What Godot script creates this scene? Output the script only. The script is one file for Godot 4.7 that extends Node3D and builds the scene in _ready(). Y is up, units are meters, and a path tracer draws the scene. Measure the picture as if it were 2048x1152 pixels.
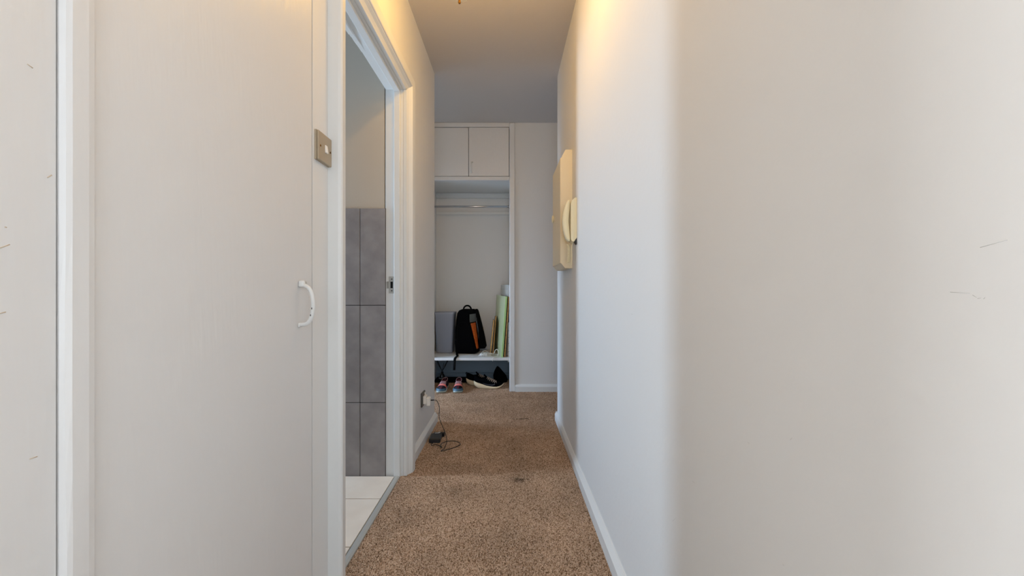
extends Node3D
# A narrow flat corridor: cupboards and a bathroom doorway on the left, an entry phone and fuse box on
# the right, an open wardrobe in the far wall. Metres, floor at y = 0, the camera looks along -z.

var M := {}
var rng := RandomNumberGenerator.new()
var used := {}

# ---------------------------------------------------------------- naming
func numbered(called: String) -> String:
	var n: int = used.get(called, 0)
	used[called] = n + 1
	return called if n == 0 else "%s_%03d" % [called, n]

func tag(o: Node, label: String, category: String, group := "", kind := "") -> Node:
	o.set_meta("label", label)
	o.set_meta("category", category)
	if group: o.set_meta("group", group)
	if kind: o.set_meta("kind", kind)
	return o

func thing(called: String, label: String, category: String, at := Vector3.ZERO, turn := 0.0, group := "", kind := "") -> Node3D:
	var o := Node3D.new()
	o.name = numbered(called)
	add_child(o)
	o.position = at
	o.rotation.y = turn
	tag(o, label, category, group, kind)
	return o

func obj(called: String, st: SurfaceTool, mat: Material, parent: Node = null) -> MeshInstance3D:
	st.generate_normals()
	var o := MeshInstance3D.new()
	o.mesh = st.commit()
	o.material_override = mat
	o.mesh.surface_set_material(0, mat)
	if parent == null:
		o.name = numbered(called)
		add_child(o)
	else:
		o.name = called
		parent.add_child(o, true)
	return o

func struct(called: String, st: SurfaceTool, mat: Material, label: String, category: String) -> MeshInstance3D:
	var o := obj(called, st, mat)
	tag(o, label, category, "", "structure")
	return o

# ---------------------------------------------------------------- mesh helpers
func mb(smooth := false) -> SurfaceTool:
	var st := SurfaceTool.new()
	st.begin(Mesh.PRIMITIVE_TRIANGLES)
	st.set_smooth_group(0 if smooth else -1)
	return st

func P(x: float, y: float, d: float) -> Vector3:
	return Vector3(x, y, -d)

func face(st: SurfaceTool, pts: Array, inside: Vector3) -> void:
	var n := Vector3.ZERO
	var c := Vector3.ZERO
	for i in pts.size():
		var a: Vector3 = pts[i]
		var b: Vector3 = pts[(i + 1) % pts.size()]
		n += a.cross(b)
		c += a
	c /= pts.size()
	var flip := n.dot(c - inside) < 0.0
	for i in range(1, pts.size() - 1):
		st.add_vertex(pts[0])
		if flip:
			st.add_vertex(pts[i]); st.add_vertex(pts[i + 1])
		else:
			st.add_vertex(pts[i + 1]); st.add_vertex(pts[i])

func cbox(st: SurfaceTool, c: Vector3, s: Vector3, r := 0.0, b := Basis()) -> void:
	var h := s * 0.5
	r = minf(r, minf(h.x, minf(h.y, h.z)) * 0.9)
	var v := func(ax: int, sx: int, sy: int, sz: int) -> Vector3:
		var sg := [sx, sy, sz]
		var p := Vector3.ZERO
		for k in 3: p[k] = sg[k] * (h[k] if k == ax else h[k] - r)
		return c + b * p
	for ax in 3:
		for s1 in [-1, 1]:
			var q := []
			for uv in [[-1, -1], [1, -1], [1, 1], [-1, 1]]:
				var g := [0, 0, 0]
				g[ax] = s1; g[(ax + 1) % 3] = uv[0]; g[(ax + 2) % 3] = uv[1]
				q.append(v.call(ax, g[0], g[1], g[2]))
			face(st, q, c)
	if r <= 0.0: return
	for cax in 3:
		var a1 := (cax + 1) % 3
		var a2 := (cax + 2) % 3
		for s1 in [-1, 1]:
			for s2 in [-1, 1]:
				var g0 := [0, 0, 0]; var g1 := [0, 0, 0]
				g0[a1] = s1; g0[a2] = s2; g0[cax] = -1
				g1[a1] = s1; g1[a2] = s2; g1[cax] = 1
				face(st, [v.call(a1, g0[0], g0[1], g0[2]), v.call(a1, g1[0], g1[1], g1[2]), v.call(a2, g1[0], g1[1], g1[2]), v.call(a2, g0[0], g0[1], g0[2])], c)
	for sx in [-1, 1]:
		for sy in [-1, 1]:
			for sz in [-1, 1]:
				face(st, [v.call(0, sx, sy, sz), v.call(1, sx, sy, sz), v.call(2, sx, sy, sz)], c)

# box by extents: x0..x1, y0..y1, depth d0..d1
func ext(st: SurfaceTool, x0: float, x1: float, y0: float, y1: float, d0: float, d1: float, r := 0.0) -> void:
	cbox(st, P((x0 + x1) / 2, (y0 + y1) / 2, (d0 + d1) / 2), Vector3(absf(x1 - x0), absf(y1 - y0), absf(d1 - d0)), r)

func ebox(x0: float, x1: float, y0: float, y1: float, d0: float, d1: float, r := 0.0) -> SurfaceTool:
	var st := mb()
	ext(st, x0, x1, y0, y1, d0, d1, r)
	return st

# a polygon in the plane of ax / ay, swept by the vector along
func prism(st: SurfaceTool, poly: PackedVector2Array, at: Vector3, ax: Vector3, ay: Vector3, along: Vector3) -> void:
	var n := poly.size()
	var lo := []
	var mid := Vector3.ZERO
	for p in poly:
		var q := at + ax * p.x + ay * p.y
		lo.append(q)
		mid += q
	mid = mid / n + along * 0.5
	var idx := Geometry2D.triangulate_polygon(poly)
	for t in range(0, idx.size(), 3):
		var a: Vector3 = lo[idx[t]]; var b: Vector3 = lo[idx[t + 1]]; var c: Vector3 = lo[idx[t + 2]]
		face(st, [a, b, c], a + along * 0.5)
		face(st, [a + along, b + along, c + along], a + along * 0.5)
	var area := 0.0
	for i in n: area += poly[i].cross(poly[(i + 1) % n])
	var handed := ax.cross(ay).dot(along) * area
	for i in n:
		var a: Vector3 = lo[i]; var b: Vector3 = lo[(i + 1) % n]
		var nn := (b - a).cross(along) * signf(handed)
		var m := (a + b + along) / 2.0
		face(st, [a, b, b + along, a + along], m - nn.normalized())

func lathe(st: SurfaceTool, prof: Array, seg: int, xf := Transform3D()) -> void:
	for i in prof.size() - 1:
		var p: Vector2 = prof[i]
		var q: Vector2 = prof[i + 1]
		var dir := (q - p).normalized()
		for k in seg:
			var a0 := TAU * k / seg
			var a1 := TAU * (k + 1) / seg
			var e0 := Vector3(cos(a0), 0, sin(a0)); var e1 := Vector3(cos(a1), 0, sin(a1))
			var up := Vector3.UP
			var v := [e0 * p.x + up * p.y, e1 * p.x + up * p.y, e1 * q.x + up * q.y, e0 * q.x + up * q.y]
			var c: Vector3 = (v[0] + v[1] + v[2] + v[3]) / 4.0
			var er := (e0 + e1).normalized()
			var nrm := er * dir.y - up * dir.x   # outward when the profile runs upward
			var w := []
			for t in v: w.append(xf * t)
			if p.x < 1e-6: w.remove_at(1)
			elif q.x < 1e-6: w.remove_at(3)
			face(st, w, xf * (c - nrm * 0.01))

func smooth_path(pts: Array, per := 8) -> Array:
	var out := []
	for i in pts.size() - 1:
		var p0: Vector3 = pts[maxi(i - 1, 0)]
		var p1: Vector3 = pts[i]
		var p2: Vector3 = pts[i + 1]
		var p3: Vector3 = pts[mini(i + 2, pts.size() - 1)]
		for k in per:
			var t := float(k) / per
			out.append(0.5 * (2 * p1 + (p2 - p0) * t + (2 * p0 - 5 * p1 + 4 * p2 - p3) * t * t + (3 * p1 - p0 - 3 * p2 + p3) * t * t * t))
	out.append(pts[-1])
	return out

func tube(st: SurfaceTool, path: Array, r: float, seg := 8, flat := 1.0) -> void:
	var t0: Vector3 = (path[1] - path[0]).normalized()
	var u := t0.cross(Vector3.UP if absf(t0.y) < 0.9 else Vector3.RIGHT).normalized()
	var rings := []
	for i in path.size():
		var t: Vector3 = (path[mini(i + 1, path.size() - 1)] - path[maxi(i - 1, 0)]).normalized()
		u = (u - t * u.dot(t)).normalized()
		var w := t.cross(u)
		var ring := []
		for k in seg:
			var a := TAU * k / seg
			ring.append(path[i] + u * cos(a) * r + w * sin(a) * r * flat)
		rings.append(ring)
	loft(st, rings, true, true)

func loft(st: SurfaceTool, rings: Array, cap0 := true, cap1 := true) -> void:
	var n: int = rings[0].size()
	var cs := []
	for r in rings:
		var c := Vector3.ZERO
		for p in r: c += p
		cs.append(c / n)
	for i in rings.size() - 1:
		for k in n:
			var j := (k + 1) % n
			face(st, [rings[i][k], rings[i][j], rings[i + 1][j], rings[i + 1][k]], (cs[i] + cs[i + 1]) / 2.0)
	if cap0:
		for k in n: face(st, [rings[0][k], rings[0][(k + 1) % n], cs[0]], cs[0] + (cs[1] - cs[0]))
	if cap1:
		var l := rings.size() - 1
		for k in n: face(st, [rings[l][k], rings[l][(k + 1) % n], cs[l]], cs[l - 1])

# open skin between rows of points (no closing), outward decided by the inside point
func skin(st: SurfaceTool, rows: Array, inside: Vector3) -> void:
	for i in rows.size() - 1:
		for k in rows[i].size() - 1:
			face(st, [rows[i][k], rows[i][k + 1], rows[i + 1][k + 1], rows[i + 1][k]], inside)

func rrect(hx: float, hz: float, r: float, y: float, per := 5) -> Array:
	var out := []
	for q in 4:
		var cx := (hx - r) * (1 if q in [0, 3] else -1)
		var cz := (hz - r) * (1 if q in [0, 1] else -1)
		for k in per:
			var a := PI / 2 * (q + float(k) / (per - 1))
			out.append(Vector3(cx + cos(a) * r, y, cz + sin(a) * r))
	return out

# ---------------------------------------------------------------- materials
func noise_tex(freq: float, normal: bool, bump := 1.0, seed_ := 1, octaves := 4, size := 512, sx := 1.0) -> NoiseTexture2D:
	var n := FastNoiseLite.new()
	n.seed = seed_
	n.frequency = freq
	n.fractal_octaves = octaves
	var t := NoiseTexture2D.new()
	t.noise = n
	t.width = size
	t.height = int(size * sx)
	t.seamless = true
	t.as_normal_map = normal
	t.bump_strength = bump
	return t

func mat(c: Color, rough := 0.6, metal := 0.0) -> StandardMaterial3D:
	var m := StandardMaterial3D.new()
	m.albedo_color = c
	m.roughness = rough
	m.metallic = metal
	return m

func relief(m: StandardMaterial3D, tex: Texture2D, scale_: Vector3, strength: float) -> StandardMaterial3D:
	m.normal_enabled = true
	m.normal_texture = tex
	m.normal_scale = strength
	m.uv1_triplanar = true
	m.uv1_world_triplanar = true
	m.uv1_scale = scale_
	return m

func mottle(m: StandardMaterial3D, lo: Color, hi: Color, freq: float, seed_: int, octaves := 4) -> StandardMaterial3D:
	var t := noise_tex(freq, false, 1.0, seed_, octaves)
	var g := Gradient.new()
	g.set_color(0, lo)
	g.set_color(1, hi)
	t.color_ramp = g
	m.albedo_texture = t
	return m

func make_materials() -> void:
	var peel := noise_tex(0.03, true, 3.0, 3, 4)
	var brush := noise_tex(0.02, true, 3.0, 5, 3)
	M.wall = relief(mat(Color(0.905, 0.90, 0.89), 0.75), peel, Vector3(2.2, 2.2, 2.2), 0.10)
	M.gloss = relief(mat(Color(0.90, 0.893, 0.885), 0.34), brush, Vector3(6.0, 0.7, 6.0), 0.22)
	M.trim = mat(Color(0.90, 0.90, 0.89), 0.4)
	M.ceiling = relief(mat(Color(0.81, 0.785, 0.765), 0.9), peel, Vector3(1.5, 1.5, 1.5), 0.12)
	M.bath_wall = mat(Color(0.77, 0.725, 0.66), 0.7)
	M.tile = relief(mottle(mat(Color(1, 1, 1), 0.42), Color(0.54, 0.515, 0.51), Color(0.64, 0.615, 0.605), 0.012, 7), peel, Vector3(1.3, 1.3, 1.3), 0.08)
	M.grout = mat(Color(0.20, 0.19, 0.19), 0.9)
	M.floor_tile = mottle(mat(Color(1, 1, 1), 0.35), Color(0.89, 0.82, 0.745), Color(0.93, 0.87, 0.80), 0.01, 8)
	M.floor_tile.uv1_triplanar = true
	M.floor_grout = mat(Color(0.36, 0.32, 0.28), 0.9)
	M.carpet = mat(Color(0.40, 0.33, 0.27), 1.0)
	M.tuft = mat(Color(1, 1, 1), 1.0)
	M.tuft.vertex_color_use_as_albedo = true
	M.tuft.metallic_specular = 0.1
	M.steel = relief(mat(Color(0.70, 0.64, 0.55), 0.45, 0.35), noise_tex(0.05, true, 2.0, 11, 2), Vector3(8, 60, 8), 0.05)
	M.chrome = mat(Color(0.80, 0.80, 0.81), 0.16, 1.0)
	M.zinc = mat(Color(0.74, 0.73, 0.70), 0.4, 0.35)
	M.grey_plate = mat(Color(0.42, 0.41, 0.40), 0.4, 0.8)
	M.brass = mat(Color(0.50, 0.36, 0.17), 0.42, 1.0)
	M.white_plastic = mat(Color(0.96, 0.94, 0.91), 0.4)
	M.cream = mat(Color(0.94, 0.885, 0.765), 0.45)
	M.cream_plastic = mat(Color(0.95, 0.90, 0.75), 0.35)
	M.black_plastic = mat(Color(0.05, 0.05, 0.055), 0.45)
	M.dark_plastic = mat(Color(0.17, 0.175, 0.18), 0.4)
	M.cable = mat(Color(0.03, 0.028, 0.028), 0.5)
	M.dark_gap = mat(Color(0.03, 0.025, 0.02), 0.9)
	M.brown_gap = mat(Color(0.45, 0.38, 0.30), 0.8)
	M.scuff = mat(Color(0.75, 0.74, 0.725), 0.9)
	M.scuff_tan = mat(Color(0.82, 0.75, 0.66), 0.9)
	M.bin = mat(Color(0.65, 0.67, 0.73), 0.5)
	var weave := noise_tex(0.25, true, 4.0, 21, 2, 256)
	M.nylon = relief(mat(Color(0.035, 0.036, 0.05), 0.75), weave, Vector3(12, 12, 12), 0.5)
	M.nylon.metallic_specular = 0.15
	M.nylon2 = relief(mat(Color(0.075, 0.08, 0.085), 0.7), weave, Vector3(12, 12, 12), 0.5)
	M.grey_fabric = relief(mat(Color(0.42, 0.425, 0.44), 0.8), weave, Vector3(12, 12, 12), 0.5)
	M.orange = relief(mottle(mat(Color(1, 1, 1), 0.6), Color(0.78, 0.22, 0.04), Color(1.0, 0.60, 0.24), 0.02, 22, 3), weave, Vector3(5, 5, 5), 0.6)
	M.paper = mat(Color(0.88, 0.87, 0.86), 0.8)
	M.white_cable = mat(Color(0.86, 0.84, 0.80), 0.45)
	M.green_edge = mat(Color(0.74, 0.89, 0.60), 0.3)
	M.green_glass = mat(Color(0.76, 0.79, 0.62), 0.25)
	M.card = mat(Color(0.80, 0.79, 0.76), 0.6)
	M.wood = relief(mottle(mat(Color(1, 1, 1), 0.5), Color(0.72, 0.52, 0.28), Color(0.88, 0.70, 0.44), 0.02, 31), peel, Vector3(4, 4, 4), 0.1)
	M.brown = mat(Color(0.38, 0.22, 0.10), 0.55)
	M.dark_wood = mat(Color(0.20, 0.13, 0.08), 0.55)
	M.sole_cream = mat(Color(0.90, 0.80, 0.65), 0.6)
	M.slate = mat(Color(0.50, 0.56, 0.61), 0.6)  # dark tone under the shelf: paint with recess shade mixed in
	M.shoe_black = relief(mat(Color(0.03, 0.03, 0.042), 0.8), weave, Vector3(14, 14, 14), 0.5)
	M.shoe_black.metallic_specular = 0.08
	M.nylon2.metallic_specular = 0.12
	M.shoe_grey = mat(Color(0.20, 0.20, 0.23), 0.5)
	M.lace = mat(Color(0.75, 0.66, 0.58), 0.8)
	M.navy = relief(mat(Color(0.07, 0.07, 0.13), 0.7), weave, Vector3(14, 14, 14), 0.5)
	M.maroon = mat(Color(0.30, 0.09, 0.13), 0.7)
	M.pink = mat(Color(0.95, 0.52, 0.48), 0.5)
	M.pink_pale = mat(Color(0.80, 0.62, 0.62), 0.6)
	M.teal = mat(Color(0.25, 0.37, 0.44), 0.5)
	M.sole_pale = mat(Color(0.80, 0.84, 0.80), 0.5)
	M.bottle = mat(Color(0.06, 0.07, 0.10), 0.12)
	M.reed = mat(Color(0.03, 0.03, 0.05), 0.8)
	M.silver_label = mat(Color(0.75, 0.76, 0.80), 0.4)
	M.glass = mat(Color(0.9, 0.95, 1.0, 0.08), 0.05)
	M.glass.transparency = BaseMaterial3D.TRANSPARENCY_ALPHA
	M.bulb = mat(Color(1.0, 0.9, 0.7), 0.5)
	M.bulb.emission_enabled = true
	M.bulb.emission = Color(1.0, 0.80, 0.50)
	M.bulb.emission_energy_multiplier = 6.0

# ---------------------------------------------------------------- scene
const CAM_H := 0.98
const CEIL := 2.543
const WL := -0.565            # face of the left wall
func WR(d: float) -> float:   # face of the right wall, slightly out of square
	return 0.335 + (2.833 - d) * 0.0165

func daylight(called: String, at: Vector3, aim: Vector3, size: Vector2, color: Color, energy: float) -> void:
	var l := AreaLight3D.new()
	l.name = called
	l.area_size = size
	l.light_color = color
	l.light_energy = energy
	l.area_normalize_energy = true
	l.shadow_enabled = true
	l.area_range = 12.0
	l.area_attenuation = 2.0
	add_child(l)
	l.look_at_from_position(at, at + aim, Vector3.UP)

func _ready() -> void:
	rng.seed = 77
	# camera
	var cam := Camera3D.new()
	cam.name = "camera"
	cam.fov = rad_to_deg(2.0 * atan(0.75))
	cam.near = 0.02
	cam.position = Vector3(0, CAM_H, 0)
	add_child(cam)
	cam.current = true
	# sky seen through the windows, exposure
	var we := WorldEnvironment.new()
	we.name = "environment"
	var e := Environment.new()
	e.background_mode = Environment.BG_COLOR
	e.background_color = Color(0.80, 0.89, 1.0)
	e.background_energy_multiplier = 2.0
	e.tonemap_mode = Environment.TONE_MAPPER_LINEAR
	e.tonemap_exposure = 1.0
	e.sdfgi_enabled = true
	e.ssao_enabled = true
	e.ssil_enabled = true
	we.environment = e
	add_child(we)
	# daylight through the three windows: corridor end behind the camera, left end of the cross hall, bathroom
	daylight("window_light_corridor", P(0.0, 1.45, -1.74), Vector3(0, -0.12, -1), Vector2(0.78, 1.5), Color(0.93, 0.97, 1.0), 1.3)
	daylight("window_light_side", P(-2.16, 1.40, -1.45), Vector3(1, -0.05, -0.62), Vector2(0.7, 1.4), Color(0.95, 0.975, 1.0), 15.5)
	daylight("window_light_hall", P(-2.35, 0.78, 3.10), Vector3(1, -1.2, 0), Vector2(0.4, 1.1), Color(0.74, 0.86, 1.0), 5.0)
	daylight("window_light_bathroom", P(-2.16, 1.32, 1.865), Vector3(1, -0.12, -0.05), Vector2(0.20, 0.8), Color(0.78, 0.89, 1.0), 3.1)

	make_materials()
	build_shell()
	build_doorway()
	build_cupboard()
	build_wardrobe()
	build_chandelier()
	build_wall_fittings()
	build_charger()
	build_wardrobe_things()
	build_shoes()
	build_carpet_pile()

# ---------------------------------------------------------------- room shell
func window_in_wall(called: String, c: Vector3, w: float, h: float, along_x: bool, label: String) -> void:
	# frame bars and a pane set in the opening
	var t := thing(called, label, "window", c, 0.0 if along_x else PI / 2, "", "structure")
	var st := mb()
	for s in [-1, 1]:
		cbox(st, Vector3(s * (w / 2 - 0.025), 0, 0), Vector3(0.05, h, 0.06), 0.004)
		cbox(st, Vector3(0, s * (h / 2 - 0.025), 0), Vector3(w - 0.1, 0.05, 0.06), 0.004)
	obj("window_frame", st, M.trim, t)
	var g := mb()
	cbox(g, Vector3.ZERO, Vector3(w - 0.1, h - 0.1, 0.006))
	obj("pane", g, M.glass, t)

func build_shell() -> void:
	# floor slab under everything, ceiling
	struct("floor", ebox(-2.7, 1.8, -0.12, 0.0, -2.0, 4.4), M.carpet, "mottled brown and beige carpet along the corridor and the cross hall", "carpet")
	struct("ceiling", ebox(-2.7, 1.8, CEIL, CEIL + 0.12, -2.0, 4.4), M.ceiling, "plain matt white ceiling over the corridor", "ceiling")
	# left side
	var wl := mb()
	ext(wl, -0.75, -0.603, 0, CEIL, -0.5, 1.088)
	ext(wl, -0.75, -0.603, 0, CEIL, -2.0, -1.1); ext(wl, -0.75, -0.603, 2.05, CEIL, -1.1, -0.5)
	ext(wl, -0.75, WL, 0, CEIL, 1.088, 1.222)
	ext(wl, -0.665, WL, 2.034, CEIL, 1.222, 2.016)
	struct("wall_left", wl, M.wall, "white painted left wall strip with the light switch and the wall over the doorway", "wall")
	var w2 := mb()
	ext(w2, -0.665, WL, 0, CEIL, 2.016, 2.80)
	struct("wall_left_far", w2, M.wall, "white left wall between bathroom door frame and cross hall, with the low socket", "wall")
	# right side, ending in a corner at the cross hall
	var wr := mb()
	prism(wr, PackedVector2Array([Vector2(WR(2.833), 2.833), Vector2(1.7, 2.833), Vector2(1.7, -2.0), Vector2(WR(-2.0), -2.0)]), Vector3.ZERO, Vector3.RIGHT, Vector3.FORWARD, Vector3(0, CEIL, 0))
	var wro := struct("wall_right", wr, M.wall, "long white painted right wall with faint scuffs and the entry phone", "wall")
	for s in [[1955, 597, 1962, 596], [1967, 598, 1970, 595], [1945, 590, 1953, 595], [1900, 584, 1940, 587], [1262, 628, 1266, 629], [1580, 880, 1584, 876], [1384, 962, 1390, 966], [1565, 1128, 1568, 1132], [1345, 1042, 1352, 1036], [1960, 495, 2015, 480], [1495, 885, 1499, 887]]:
		var pp := []
		for k in 3:
			var px: float = lerpf(s[0], s[2], k / 2.0)
			var py: float = lerpf(s[1], s[3], k / 2.0)
			var d := 0.38175 / ((px - 1024.0) / 768.0 + 0.0165)
			pp.append(P(WR(d) + 0.00025, CAM_H - (py - 576.0) * d / 768.0, d))
		var sc := mb(true)
		tube(sc, pp, 0.0004, 5)
		obj("scuff", sc, M.scuff, wro)
	# far wall right of the wardrobe, left of it, and behind it
	struct("wall_far", ebox(0.029, 1.7, 0, CEIL, 3.633, 4.3), M.wall, "white wall facing the corridor to the right of the wardrobe", "wall")
	var wc := mb()
	ext(wc, -0.815, 0.029, 0, CEIL, 4.13, 4.3)
	ext(wc, -2.6, -0.815, 0, CEIL, 3.66, 4.3)
	struct("wall_wardrobe", wc, M.wall, "pale back wall inside the open wardrobe recess", "wall")
	struct("wall_hall_right", ebox(1.5, 1.7, 0, CEIL, 2.833, 3.633), M.wall, "white end wall of the cross hall on the right", "wall")
	# hall's left end, with a window
	var hl := mb()
	ext(hl, -2.6, -2.4, 0, 0.12, 2.8, 3.66); ext(hl, -2.6, -2.4, 1.40, CEIL, 2.8, 3.66)
	ext(hl, -2.6, -2.4, 0.12, 1.40, 2.8, 2.86); ext(hl, -2.6, -2.4, 0.12, 1.40, 3.34, 3.66)
	struct("wall_hall_left", hl, M.wall, "white end wall of the cross hall on the left around its window", "wall")
	window_in_wall("window_1", P(-2.5, 0.76, 3.10), 0.48, 1.28, false, "white framed window at the left end of the cross hall")
	# behind the camera
	var wb := mb()
	ext(wb, -2.4, 0.6, 0, 0.65, -2.0, -1.88); ext(wb, -2.4, 0.6, 2.25, CEIL, -2.0, -1.88)
	ext(wb, -2.4, -0.42, 0.65, 2.25, -2.0, -1.88); ext(wb, 0.42, 0.6, 0.65, 2.25, -2.0, -1.88)
	struct("wall_back", wb, M.wall, "white wall behind the camera around a tall window", "wall")
	window_in_wall("window_2", P(0, 1.45, -1.94), 0.84, 1.6, true, "tall white framed window behind the camera")
	# side room on the left behind the camera
	struct("wall_room_near", ebox(-2.4, -0.75, 0, CEIL, -0.3, 0.2), M.wall, "white wall of the side room left behind the camera", "wall")
	var rl := mb()
	ext(rl, -2.4, -2.2, 0, 0.65, -2.0, -0.3); ext(rl, -2.4, -2.2, 2.15, CEIL, -2.0, -0.3)
	ext(rl, -2.4, -2.2, 0.65, 2.15, -2.0, -1.85); ext(rl, -2.4, -2.2, 0.65, 2.15, -1.05, -0.3)
	struct("wall_room_left", rl, M.wall, "white outer wall of the side room around its window", "wall")
	window_in_wall("window_4", P(-2.3, 1.40, -1.45), 0.8, 1.5, false, "white framed window of the side room left behind the camera")
	# bathroom
	struct("wall_bathroom", ebox(-2.4, -0.665, 0, CEIL, 2.0, 2.8), M.bath_wall, "bathroom wall seen through the doorway, cream paint above large grey tiles", "wall")
	var bw: Node = get_node("wall_bathroom")
	obj("grout", ebox(-2.2, -0.656, 0, 1.3935, 1.9955, 2.0), M.grout, bw)
	var ys := [0.0, 0.3855, 0.8905, 1.3945]
	var xs := [-0.6565, -0.788, -1.040, -1.292, -1.544, -1.796]
	for i in 3:
		for k in 5:
			obj("tile", ebox(xs[k + 1] + 0.0015, xs[k] - 0.0015, ys[i] + 0.0015, ys[i + 1] - 0.0015, 1.990, 1.997, 0.0012), M.tile, bw)
	struct("wall_bathroom_near", ebox(-2.4, -0.75, 0, CEIL, 0.2, 0.35), M.tile, "grey tiled near wall of the bathroom, out of sight", "wall")
	var bl := mb()
	ext(bl, -2.4, -2.2, 0, 0.87, 0.35, 2.0); ext(bl, -2.4, -2.2, 1.77, CEIL, 0.35, 2.0)
	ext(bl, -2.4, -2.2, 0.87, 1.77, 0.35, 1.73); ext(bl, -2.4, -2.2, 0.87, 1.77, 1.99, 2.0)
	struct("wall_bathroom_left", bl, M.tile, "grey tiled outer wall of the bathroom around its window", "wall")
	window_in_wall("window_3", P(-2.3, 1.32, 1.86), 0.26, 0.9, false, "small white framed bathroom window")
	var bf := struct("floor_bathroom", ebox(-2.2, -0.606, 0.0, 0.001, 0.35, 2.0), M.floor_grout, "pale beige tiled bathroom floor beyond the metal threshold", "floor")
	var ds := [1.989, 1.775, 1.444, 1.113, 0.782, 0.451]
	var fx := [-0.607, -1.20, -1.80, -2.19]
	for i in 5:
		for k in 3:
			obj("floor_tile", ebox(fx[k + 1] + 0.002, fx[k] - 0.002, 0.0, 0.006, ds[i + 1] + 0.0022, ds[i] - 0.0022, 0.001), M.floor_tile, bf)
	# skirting boards
	var skirt := PackedVector2Array([Vector2(0, 0), Vector2(0.021, 0), Vector2(0.021, 0.05), Vector2(0.006, 0.068), Vector2(0, 0.07)])
	var b1 := mb()
	prism(b1, skirt, P(WL, 0, 2.084), Vector3.RIGHT, Vector3.UP, Vector3(0, 0, -(2.815 - 2.084)))
	struct("baseboard_left", b1, M.trim, "short low white skirting board between door frame and hall corner", "skirting board")
	var b2 := mb()
	for s in [[-1.8, 1.90, 0.020, 0.0], [1.90, 2.852, 0.017, 0.006]]:
		var a := P(WR(s[0]), 0, s[0])
		var z := P(WR(s[1]), 0, s[1])
		var sk2 := PackedVector2Array([Vector2(0, 0), Vector2(s[2], 0), Vector2(s[2], 0.052 - s[3]), Vector2(0.005, 0.070 - s[3]), Vector2(0, 0.071 - s[3])])
		prism(b2, sk2, a, Vector3.LEFT, Vector3.UP, z - a)
	ext(b2, WR(2.833) - 0.012, 1.5, 0, 0.066, 2.834, 2.852, 0.003)
	struct("baseboard_right", b2, M.trim, "low white skirting board running along the whole right wall", "skirting board")
	var b3 := mb()
	prism(b3, skirt, P(0.030, 0, 3.633), Vector3.BACK, Vector3.UP, Vector3(1.47, 0, 0))
	struct("baseboard_far", b3, M.trim, "white skirting board at the far wall right of the wardrobe", "skirting board")
	var b4 := mb()
	prism(b4, skirt, P(-0.815, 0, 4.13), Vector3.BACK, Vector3.UP, Vector3(0.791, 0, 0))
	struct("baseboard_wardrobe", b4, M.slate, "slate grey skirting board with wardrobe recess shade in its colour, behind the shoes", "skirting board")
	# threshold strip
	var th := mb()
	prism(th, PackedVector2Array([Vector2(-0.606, 0), Vector2(-0.578, 0), Vector2(-0.580, 0.006), Vector2(-0.589, 0.009), Vector2(-0.603, 0.009)]), P(0, 0, 1.243), Vector3.RIGHT, Vector3.UP, Vector3(0, 0, -(1.984 - 1.243)))
	struct("trim_1", th, M.zinc, "silver metal threshold strip between carpet and bathroom tiles", "threshold strip")

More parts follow.
